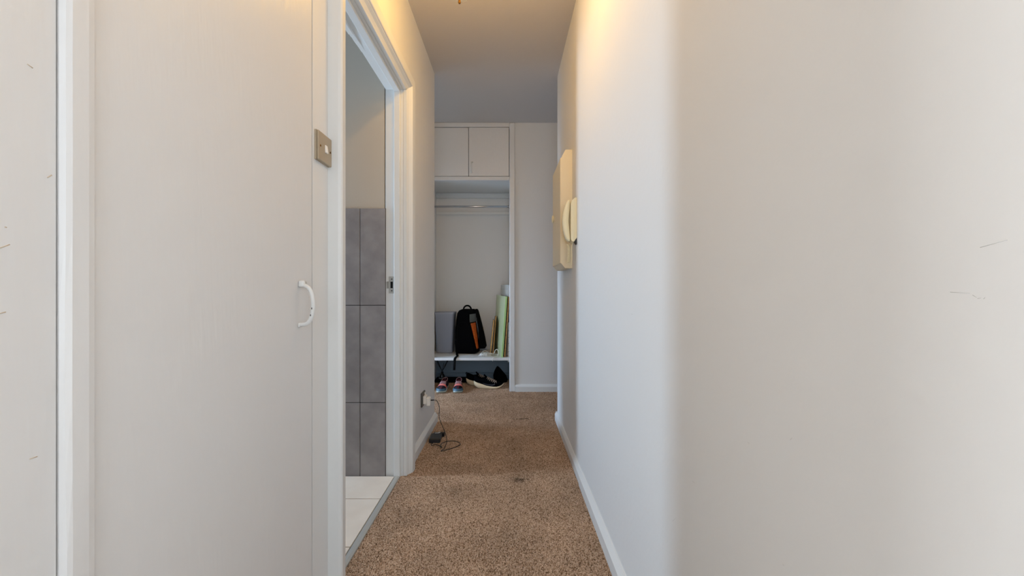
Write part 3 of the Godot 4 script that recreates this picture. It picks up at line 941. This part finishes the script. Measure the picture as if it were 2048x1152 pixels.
		slab(f1, "edge", [P(x0, SH, d0), P(x0, SH, d0 + 0.011), P(x1, y1, d0 + 0.011), P(x1, y1, d0)], 0.011, M.wood)
		i += 1
	build_white_cable()
	# things under the shelf, against the back
	var fc := mb()
	cbox(fc, P(-0.62, 0.0200, 4.02), Vector3(0.36, 0.032, 0.14), 0.008)
	var fo := obj("flat_case", fc, M.nylon)
	tag(fo, "flat black case lying at the wardrobe's back under the reed diffuser", "case")
	var rd := thing("reed_diffuser", "dark glass reed diffuser with black reeds under the shelf's left end", "diffuser", P(-0.728, 0.0365, 4.005))
	st = mb(true)
	lathe(st, [Vector2(0, 0.0), Vector2(0.030, 0.0), Vector2(0.036, 0.003), Vector2(0.036, 0.006), Vector2(0.0, 0.0065)], 24)
	obj("coaster", st, M.silver_label, rd)
	st = mb(true)
	lathe(st, [Vector2(0, 0.007), Vector2(0.028, 0.0072), Vector2(0.030, 0.012), Vector2(0.029, 0.020), Vector2(0.018, 0.046), Vector2(0.012, 0.054), Vector2(0.012, 0.064), Vector2(0.014, 0.066), Vector2(0.014, 0.070), Vector2(0.0, 0.071)], 24)
	obj("bottle", st, M.bottle, rd)
	st = mb()
	cbox(st, Vector3(0, 0.030, 0.0245), Vector3(0.006, 0.026, 0.003), 0.001, Basis(Vector3.RIGHT, -0.42))
	obj("label_strip", st, M.silver_label, rd)
	for v in [[-0.072, 0.02, 0.012], [-0.058, -0.01, 0.0], [-0.052, 0.03, 0.0], [0.060, 0.012, 0.0], [0.074, -0.02, 0.01], [0.066, 0.03, 0.006], [0.012, -0.03, -0.05]]:
		st = mb(true)
		tube(st, [Vector3(-v[0] * 0.10, 0.060, -v[1] * 0.1), Vector3(v[0] * 0.45, 0.13 + v[2] * 0.4, v[1] * 0.45), Vector3(v[0], 0.205 + v[2], v[1])], 0.0024, 6)
		obj("reed", st, M.reed, rd)

# a slab from four corner points (one face), thickened along +x side
func slab(parent: Node, called: String, q: Array, th: float, m: Material) -> MeshInstance3D:
	var st := mb()
	var n: Vector3 = (q[1] - q[0]).cross(q[3] - q[0]).normalized()
	if n.x < 0: n = -n
	var c := Vector3.ZERO
	var back := []
	for p in q:
		back.append(p + n * th)
		c += p + n * th * 0.5
	c /= 4.0
	face(st, q, c)
	face(st, back, c)
	for i in 4: face(st, [q[i], q[(i + 1) % 4], back[(i + 1) % 4], back[i]], c)
	return obj(called, st, m, parent)

func slabless(parent: Node, called: String, at: Vector3, s: Vector3, m: Material) -> MeshInstance3D:
	var st := mb()
	cbox(st, at, s, minf(0.001, minf(s.x, s.y) * 0.2))
	return obj(called, st, m, parent)

func qring(pts: Array, r: float) -> Array:
	# rounds the corners of a polygon of points lying at one height
	var out := []
	var n := pts.size()
	for i in n:
		var p: Vector3 = pts[i]
		var a: Vector3 = (pts[(i + n - 1) % n] - p).normalized()
		var b: Vector3 = (pts[(i + 1) % n] - p).normalized()
		for k in 5:
			var t := k / 4.0
			var p0 := p + a * r; var p2 := p + b * r
			out.append(p0.lerp(p, t).lerp(p.lerp(p2, t), t))
	return out

func build_backpack() -> void:
	var t := thing("backpack", "black backpack with an orange side pocket standing upright on the wardrobe shelf", "backpack")
	var y0 := SH + 0.001
	# main body: corners A front-left, B front-right, C back-right, D back-left
	var rows := [
		[0.000, [-0.555, 3.875], [-0.372, 3.850], [-0.345, 4.000], [-0.535, 4.03], 0.030],
		[0.012, [-0.575, 3.862], [-0.360, 3.832], [-0.330, 4.010], [-0.555, 4.045], 0.030],
		[0.100, [-0.580, 3.856], [-0.378, 3.828], [-0.338, 4.012], [-0.560, 4.05], 0.030],
		[0.220, [-0.578, 3.860], [-0.404, 3.838], [-0.352, 4.015], [-0.560, 4.05], 0.032],
		[0.330, [-0.570, 3.872], [-0.426, 3.853], [-0.368, 4.015], [-0.555, 4.05], 0.034],
		[0.405, [-0.560, 3.890], [-0.430, 3.872], [-0.372, 4.012], [-0.548, 4.045], 0.030],
		[0.432, [-0.543, 3.912], [-0.430, 3.892], [-0.374, 4.006], [-0.533, 4.035], 0.026],
		[0.444, [-0.515, 3.940], [-0.430, 3.915], [-0.380, 3.998], [-0.505, 4.015], 0.020]]
	var rings := []
	for r in rows:
		var q := []
		for c in 4: q.append(P(r[c + 1][0], y0 + r[0], r[c + 1][1]))
		rings.append(qring(q, r[5]))
	var st := mb(true)
	loft(st, rings, true, true)
	obj("body", st, M.nylon, t)
	# side gusset pieces lie just proud of the right side: a grey pocket on top, an orange pocket under it
	var at := func(f: float, y: float, off: float) -> Vector3:
		# f runs from the front edge (0) to the back edge (1) of the right side
		var i := 0
		while i < rows.size() - 2 and rows[i + 1][0] < y: i += 1
		var k := clampf((y - rows[i][0]) / (rows[i + 1][0] - rows[i][0]), 0, 1)
		var B := Vector2(lerpf(rows[i][2][0], rows[i + 1][2][0], k), lerpf(rows[i][2][1], rows[i + 1][2][1], k))
		var C := Vector2(lerpf(rows[i][3][0], rows[i + 1][3][0], k), lerpf(rows[i][3][1], rows[i + 1][3][1], k))
		var p := B.lerp(C, f)
		var nn := Vector2((C - B).y, -(C - B).x).normalized()
		p += nn * off
		return P(p.x, y0 + y, p.y)
	var pocket := func(fa0: float, fb0: float, fa1: float, fb1: float, ya: float, yb: float, puff: float) -> SurfaceTool:
		var s := mb(true)
		var rr := []
		for i in 11:
			var v := i / 10.0
			var row := []
			for j in 7:
				var u := j / 6.0
				var f := lerpf(lerpf(fa0, fa1, v), lerpf(fb0, fb1, v), u)
				var off: float = 0.001 + puff * pow(maxf(sin(PI * u) * sin(PI * clampf(v, 0.02, 0.98)), 0.0), 0.5) * (0.75 + 0.25 * sin(9.0 * v + 4.0 * u))
				row.append(at.call(f, lerpf(ya, yb, v), off))
			rr.append(row)
		skin(s, rr, P(-0.46, y0 + 0.2, 3.95))
		return s
	obj("orange_pocket", pocket.call(0.26, 0.64, 0.06, 0.76, 0.045, 0.305, 0.012), M.orange, t)
	obj("grey_pocket", pocket.call(0.0, 0.92, 0.02, 0.95, 0.315, 0.395, 0.008), M.grey_fabric, t)
	# padded back panel that stands away at the right
	var bp := []
	for r in [[0.03, -0.345, -0.282, 3.995, 4.085], [0.05, -0.345, -0.268, 3.99, 4.09], [0.13, -0.345, -0.282, 3.99, 4.09], [0.24, -0.352, -0.306, 3.99, 4.09], [0.35, -0.370, -0.334, 3.99, 4.09], [0.425, -0.386, -0.354, 3.99, 4.08], [0.440, -0.384, -0.364, 4.0, 4.07]]:
		bp.append(qring([P(r[1], y0 + r[0], r[3]), P(r[2], y0 + r[0], r[3] + 0.01), P(r[2], y0 + r[0], r[4]), P(r[1], y0 + r[0], r[4])], 0.010))
	st = mb(true)
	loft(st, bp, true, true)
	obj("back_panel", st, M.nylon2, t)
	# front seam and panel
	st = mb(true)
	var seam := []
	for k in 15:
		var a := PI * k / 14.0
		seam.append(P(-0.492 + 0.062 * cos(a), y0 + 0.16 + 0.16 * pow(sin(a), 0.5), 3.838 + 0.02 * pow(sin(a), 0.5)))
	tube(st, smooth_path(seam, 3), 0.003, 6)
	obj("zip", st, M.nylon2, t)
	# grab handle
	st = mb(true)
	var hp := []
	for k in 15:
		var a := PI * k / 14.0
		hp.append(P(-0.462 - 0.040 * cos(a), y0 + 0.434 + 0.045 * sin(a), 3.972))
	tube(st, smooth_path(hp, 2), 0.0105, 8, 0.8)
	obj("handle", st, M.nylon, t)
	# loose strap hanging over the shelf edge
	st = mb(true)
	var sp := [P(-0.552, y0 + 0.02, 3.858), P(-0.545, y0 + 0.006, 3.80), P(-0.530, y0 + 0.004, 3.72), P(-0.5335, y0 + 0.003, 3.645), P(-0.540, y0 - 0.012, 3.6285), P(-0.545, 0.255, 3.627), P(-0.547, 0.205, 3.627)]
	var path := smooth_path(sp, 6)
	var lft := []
	for i in path.size():
		var p: Vector3 = path[i]
		var tg: Vector3 = (path[mini(i + 1, path.size() - 1)] - path[maxi(i - 1, 0)]).normalized()
		var side := Vector3(1, 0, 0)
		side = (side - tg * side.dot(tg)).normalized()
		var up := tg.cross(side)
		var w := 0.0115
		lft.append([p + side * w + up * 0.0012, p - side * w + up * 0.0012, p - side * w - up * 0.0012, p + side * w - up * 0.0012])
	loft(st, lft, true, true)
	obj("strap", st, M.nylon2, t)

func build_white_cable() -> void:
	var t := thing("cable_bundle", "bundled white cable lying on the shelf between backpack and green glass", "cable")
	var st := mb(true)
	var pts := []
	for k in 90:
		var a := TAU * k / 18.0
		var layer := k / 18
		var w := 0.062 - 0.006 * (layer % 3)
		pts.append(P(-0.262 + w * cos(a) + 0.004 * layer, SH + 0.006 + 0.0052 * layer + 0.003 * sin(2 * a + layer), 3.735 + (0.026 - 0.003 * (layer % 2)) * sin(a)))
	tube(st, pts, 0.0034, 7)
	obj("coil", st, M.white_cable, t)
	st = mb(true)
	for q in 5:
		var ring := []
		for k in 13:
			var a := TAU * k / 12.0
			ring.append(P(-0.268 + 0.012 * (q - 2), SH + 0.018 + 0.018 * sin(a), 3.735 + 0.034 * cos(a)))
		tube(st, ring, 0.0036, 7)
	obj("wrap", st, M.white_cable, t)
	st = mb(true)
	tube(st, smooth_path([P(-0.205, SH + 0.02, 3.73), P(-0.175, SH + 0.026, 3.75), P(-0.162, SH + 0.058, 3.735), P(-0.142, SH + 0.064, 3.725), P(-0.132, SH + 0.040, 3.71), P(-0.140, SH + 0.010, 3.69), P(-0.165, SH + 0.006, 3.655), P(-0.178, SH + 0.000, 3.6315), P(-0.184, SH - 0.030, 3.629)], 8), 0.003, 7)
	tube(st, smooth_path([P(-0.30, SH + 0.02, 3.75), P(-0.28, SH + 0.04, 3.80), P(-0.25, SH + 0.03, 3.83), P(-0.215, SH + 0.006, 3.80), P(-0.19, SH + 0.008, 3.76)], 8), 0.003, 7)
	obj("tail", st, M.white_cable, t)

# ---------------------------------------------------------------- shoes
# Built with heel at x = 0, toe at x = L, y up. Stations: x, half width, sole bottom, sole top, rim height, rim half gap, inner depth
func trainer(t: Node3D, stn: Array, m_sole: Material, m_upper: Material, m_lining: Material) -> void:
	var up_rows := []
	var in_rows := []
	var so := []
	for s in stn:
		var x: float = s[0]; var w: float = s[1]; var b: float = s[2]; var tp: float = s[3]; var r: float = s[4]; var g: float = s[5]; var dp: float = s[6]
		var ring := []
		var h := r - tp
		var half := [[w * 0.97, tp - 0.002], [w * 1.0, tp + h * 0.28], [lerpf(w * 0.93, g, 0.15), tp + h * 0.55], [lerpf(w * 0.78, g, 0.5), tp + h * 0.82], [g + 0.004, r - 0.002], [g, r]]
		for q in half: ring.append(Vector3(x, q[1], q[0]))
		var row := [ring[-1], Vector3(x, r - dp * 0.5, g * 0.9), Vector3(x, r - dp, g * 0.4), Vector3(x, r - dp, -g * 0.4), Vector3(x, r - dp * 0.5, -g * 0.9), Vector3(x, r, -g)]
		in_rows.append(row)
		var other := []
		for q in half: other.append(Vector3(x, q[1], -q[0]))
		up_rows.append([ring, other])
		so.append([Vector3(x, tp + 0.002, w * 0.96), Vector3(x, tp + 0.001, w * 1.06), Vector3(x, lerpf(b, tp, 0.5), w * 1.10), Vector3(x, b + 0.003, w * 1.05), Vector3(x, b, w * 0.95), Vector3(x, b, -w * 0.95), Vector3(x, b + 0.003, -w * 1.05), Vector3(x, lerpf(b, tp, 0.5), -w * 1.10), Vector3(x, tp + 0.001, -w * 1.06), Vector3(x, tp + 0.002, -w * 0.96)])
	var st := mb(true)
	for i in stn.size() - 1:
		var c := Vector3(stn[i][0], stn[i][3], 0)
		for sd in 2:
			var a: Array = up_rows[i][sd]
			var b2: Array = up_rows[i + 1][sd]
			for k in a.size() - 1: face(st, [a[k], a[k + 1], b2[k + 1], b2[k]], c)
	for e in [0, stn.size() - 1]:
		var f: Array = up_rows[e][0]
		var o: Array = up_rows[e][1]
		for k in f.size() - 1: face(st, [f[k], f[k + 1], o[k + 1], o[k]], Vector3(0.12, 0.04, 0))
	obj("upper", st, m_upper, t)
	st = mb(true)
	for i in stn.size() - 1:
		for k in 5:
			face(st, [in_rows[i][k], in_rows[i][k + 1], in_rows[i + 1][k + 1], in_rows[i + 1][k]], Vector3(0.1, -1.0, 0))
	obj("lining", st, m_lining, t)
	st = mb(true)
	loft(st, so, true, true)
	obj("sole", st, m_sole, t)

func running_shoe(t: Node3D) -> void:
	var L := 0.292
	var stn := [
		[0.000, 0.012, 0.046, 0.070, 0.096, 0.006, 0.004], [0.006, 0.024, 0.035, 0.068, 0.114, 0.012, 0.010], [0.018, 0.032, 0.021, 0.063, 0.118, 0.022, 0.045],
		[0.040, 0.037, 0.008, 0.055, 0.106, 0.026, 0.048], [0.070, 0.039, 0.001, 0.047, 0.094, 0.027, 0.040], [0.095, 0.039, 0.000, 0.039, 0.097, 0.025, 0.035],
		[0.112, 0.039, 0.000, 0.033, 0.105, 0.020, 0.012], [0.128, 0.040, 0.000, 0.028, 0.104, 0.014, 0.002], [0.160, 0.043, 0.000, 0.023, 0.090, 0.012, 0.0], [0.195, 0.046, 0.000, 0.020, 0.075, 0.010, 0.0],
		[0.225, 0.046, 0.002, 0.020, 0.064, 0.008, 0.0], [0.252, 0.041, 0.009, 0.025, 0.056, 0.006, 0.0], [0.274, 0.030, 0.022, 0.035, 0.052, 0.005, 0.0], [0.287, 0.017, 0.037, 0.045, 0.051, 0.003, 0.0], [0.292, 0.006, 0.045, 0.049, 0.051, 0.001, 0.0]]
	trainer(t, stn, M.sole_cream, M.shoe_black, M.shoe_black)
	# laces: zig-zag over the instep
	var st := mb(true)
	for k in 6:
		var x := 0.128 + 0.016 * k
		var y := 0.1045 - 0.0075 * k
		tube(st, smooth_path([Vector3(x, y - 0.010, 0.024), Vector3(x + 0.004, y, 0.012), Vector3(x + 0.008, y + 0.001, 0.0), Vector3(x + 0.012, y - 0.004, -0.012), Vector3(x + 0.014, y - 0.014, -0.024)], 4), 0.0022, 6)
		tube(st, smooth_path([Vector3(x, y - 0.010, -0.024), Vector3(x + 0.004, y + 0.001, -0.012), Vector3(x + 0.008, y + 0.003, 0.0), Vector3(x + 0.012, y - 0.003, 0.012), Vector3(x + 0.014, y - 0.014, 0.024), Vector3(x + 0.012, y - 0.022, 0.031)], 4), 0.0022, 6)
	obj("lace", st, M.lace, t)
	# curved grey side mark, a thin curved tick tapering to the heel, and a toe overlay
	st = mb(true)
	var low := [Vector2(0.088, 0.052), Vector2(0.120, 0.043), Vector2(0.150, 0.036), Vector2(0.180, 0.033), Vector2(0.203, 0.037), Vector2(0.212, 0.046)]
	var hi := [Vector2(0.088, 0.054), Vector2(0.120, 0.048), Vector2(0.150, 0.043), Vector2(0.178, 0.0425), Vector2(0.197, 0.046), Vector2(0.207, 0.053)]
	var zs := [0.0395, 0.0410, 0.0430, 0.0455, 0.0475, 0.0465]
	var r1 := []; var r2 := []
	for k in 6:
		r1.append(Vector3(low[k].x, low[k].y, zs[k] + 0.0016)); r2.append(Vector3(hi[k].x, hi[k].y, zs[k] + 0.0002))
	skin(st, [r1, r2], Vector3(0.14, 0.05, 0.0))
	obj("side_mark", st, M.shoe_grey, t)
	# heel tab loop
	st = mb(true)
	tube(st, smooth_path([Vector3(0.008, 0.100, 0.0), Vector3(-0.002, 0.115, 0.0), Vector3(0.004, 0.124, 0.0), Vector3(0.016, 0.114, 0.0)], 4), 0.004, 8)
	obj("heel_tab", st, M.shoe_black, t)
	# tongue
	st = mb(true)
	loft(st, [[Vector3(0.135, 0.098, 0.02), Vector3(0.135, 0.098, -0.02), Vector3(0.130, 0.092, -0.02), Vector3(0.130, 0.092, 0.02)], [Vector3(0.112, 0.118, 0.022), Vector3(0.112, 0.118, -0.022), Vector3(0.107, 0.113, -0.022), Vector3(0.107, 0.113, 0.022)], [Vector3(0.100, 0.130, 0.016), Vector3(0.100, 0.130, -0.016), Vector3(0.096, 0.127, -0.016), Vector3(0.096, 0.127, 0.016)]], true, true)
	obj("tongue", st, M.shoe_black, t)

func pink_shoe(t: Node3D) -> void:
	var stn := [
		[0.000, 0.012, 0.010, 0.026, 0.080, 0.006, 0.003], [0.006, 0.022, 0.004, 0.025, 0.090, 0.014, 0.010], [0.020, 0.029, 0.000, 0.025, 0.091, 0.021, 0.045],
		[0.050, 0.032, 0.000, 0.024, 0.080, 0.025, 0.045], [0.085, 0.033, 0.000, 0.023, 0.078, 0.024, 0.040], [0.108, 0.035, 0.000, 0.022, 0.080, 0.020, 0.024], [0.122, 0.037, 0.000, 0.022, 0.078, 0.014, 0.004],
		[0.150, 0.041, 0.000, 0.022, 0.068, 0.012, 0.0], [0.180, 0.043, 0.000, 0.022, 0.058, 0.012, 0.0], [0.205, 0.040, 0.002, 0.023, 0.050, 0.010, 0.0], [0.222, 0.033, 0.005, 0.025, 0.044, 0.008, 0.0], [0.234, 0.022, 0.010, 0.028, 0.039, 0.006, 0.0], [0.240, 0.010, 0.016, 0.030, 0.035, 0.003, 0.0]]
	trainer(t, stn, M.sole_pale, M.navy, M.maroon)
	# teal toe bumper
	var st := mb(true)
	var a := []; var b := []; var c := []
	for k in 13:
		var an := PI * (k / 12.0 - 0.5)
		var x := 0.196 + 0.0480 * cos(an)
		var z := 0.0480 * sin(an)
		a.append(Vector3(x, 0.0215, z)); b.append(Vector3(x - 0.004, 0.037, z * 0.97)); c.append(Vector3(x - 0.012, 0.041, z * 0.86))
	skin(st, [a, b, c], Vector3(0.17, 0.0, 0))
	obj("toe_bumper", st, M.teal, t)
	# pink band over the vamp
	st = mb(true)
	var r0 := []; var r1 := []; var r2 := []
	for k in 13:
		var an := PI * k / 12.0
		var z := 0.0435 * cos(an)
		var s := pow(sin(an), 0.7)
		r0.append(Vector3(0.150, 0.026 + 0.045 * s, z * 0.97))
		r1.append(Vector3(0.166, 0.026 + 0.040 * s, z * 0.99))
		r2.append(Vector3(0.180, 0.026 + 0.035 * s, z * 1.0))
	skin(st, [r0, r1, r2], Vector3(0.165, 0.02, 0))
	obj("vamp_band", st, M.pink, t)
	# pale collar piping and laces
	st = mb(true)
	tube(st, smooth_path([Vector3(0.126, 0.079, 0.018), Vector3(0.105, 0.0815, 0.0225), Vector3(0.070, 0.080, 0.026), Vector3(0.030, 0.089, 0.0235), Vector3(0.006, 0.0935, 0.010), Vector3(0.004, 0.094, 0.0), Vector3(0.006, 0.0935, -0.010), Vector3(0.030, 0.089, -0.0235), Vector3(0.070, 0.080, -0.026), Vector3(0.105, 0.0815, -0.0225), Vector3(0.126, 0.079, -0.018)], 4), 0.0024, 6)
	obj("piping", st, M.pink_pale, t)
	st = mb(true)
	for k in 3:
		var x := 0.118 + 0.012 * k
		var y := 0.084 - 0.005 * k
		tube(st, smooth_path([Vector3(x, y - 0.014, 0.030), Vector3(x + 0.002, y - 0.001, 0.015), Vector3(x + 0.004, y + 0.001, 0.0), Vector3(x + 0.002, y - 0.001, -0.015), Vector3(x, y - 0.014, -0.030)], 4), 0.0025, 6)
	obj("lace", st, M.pink_pale, t)

func build_shoes() -> void:
	# toe along +x in local axes; rotation about y turns +x towards -z (away) or +z (to the camera)
	var p := thing("trainer", "navy and pink trainer, left of the pair, toe towards the corridor under the shelf", "shoe", P(-0.651, 0.004, 3.79), -PI / 2 - 0.06, "navy and pink trainers under the shelf")
	pink_shoe(p)
	var p2 := p.duplicate()
	p2.name = numbered("trainer")
	add_child(p2)
	p2.position = P(-0.520, 0.004, 3.79)
	p2.rotation.y = -PI / 2 + 0.07
	p2.set_meta("label", "navy and pink trainer, right of the pair, next to the black running shoes")
	var q := thing("running_shoe", "black running shoe with thick cream sole, the front one lying under the shelf", "shoe", P(-0.372, 0.004, 3.765), -0.05, "black running shoes under the shelf")
	running_shoe(q)
	var q2 := q.duplicate()
	q2.name = numbered("running_shoe")
	add_child(q2)
	q2.position = P(-0.462, 0.004, 3.875)
	q2.rotation.y = 0.03
	q2.set_meta("label", "black running shoe with cream sole, half hidden behind the front black shoe")
	# crumpled black bag behind them
	var st := mb(true)
	var n := FastNoiseLite.new()
	n.seed = 4; n.frequency = 9.0
	var rings := []
	for r in [[0.0, 0.080, 0.055, 0.0], [0.03, 0.092, 0.062, 0.0], [0.07, 0.080, 0.055, -0.004], [0.11, 0.055, 0.040, -0.010], [0.145, 0.026, 0.024, -0.014], [0.163, 0.008, 0.010, -0.016]]:
		var ring := []
		for k in 20:
			var a := TAU * k / 20
			var m: float = 1.0 + 0.22 * n.get_noise_3d(cos(a), r[0] * 12.0, sin(a))
			ring.append(Vector3(cos(a) * r[1] * m * 0.82 + r[3] * 2.0, r[0], sin(a) * r[2] * m * 0.62))
		rings.append(ring)
	loft(st, rings, true, true)
	var bag := obj("fabric_bag", st, M.shoe_black)
	bag.position = P(-0.118, 0.004, 3.99)
	tag(bag, "crumpled pointed black fabric bag behind the toe of the front running shoe", "bag")
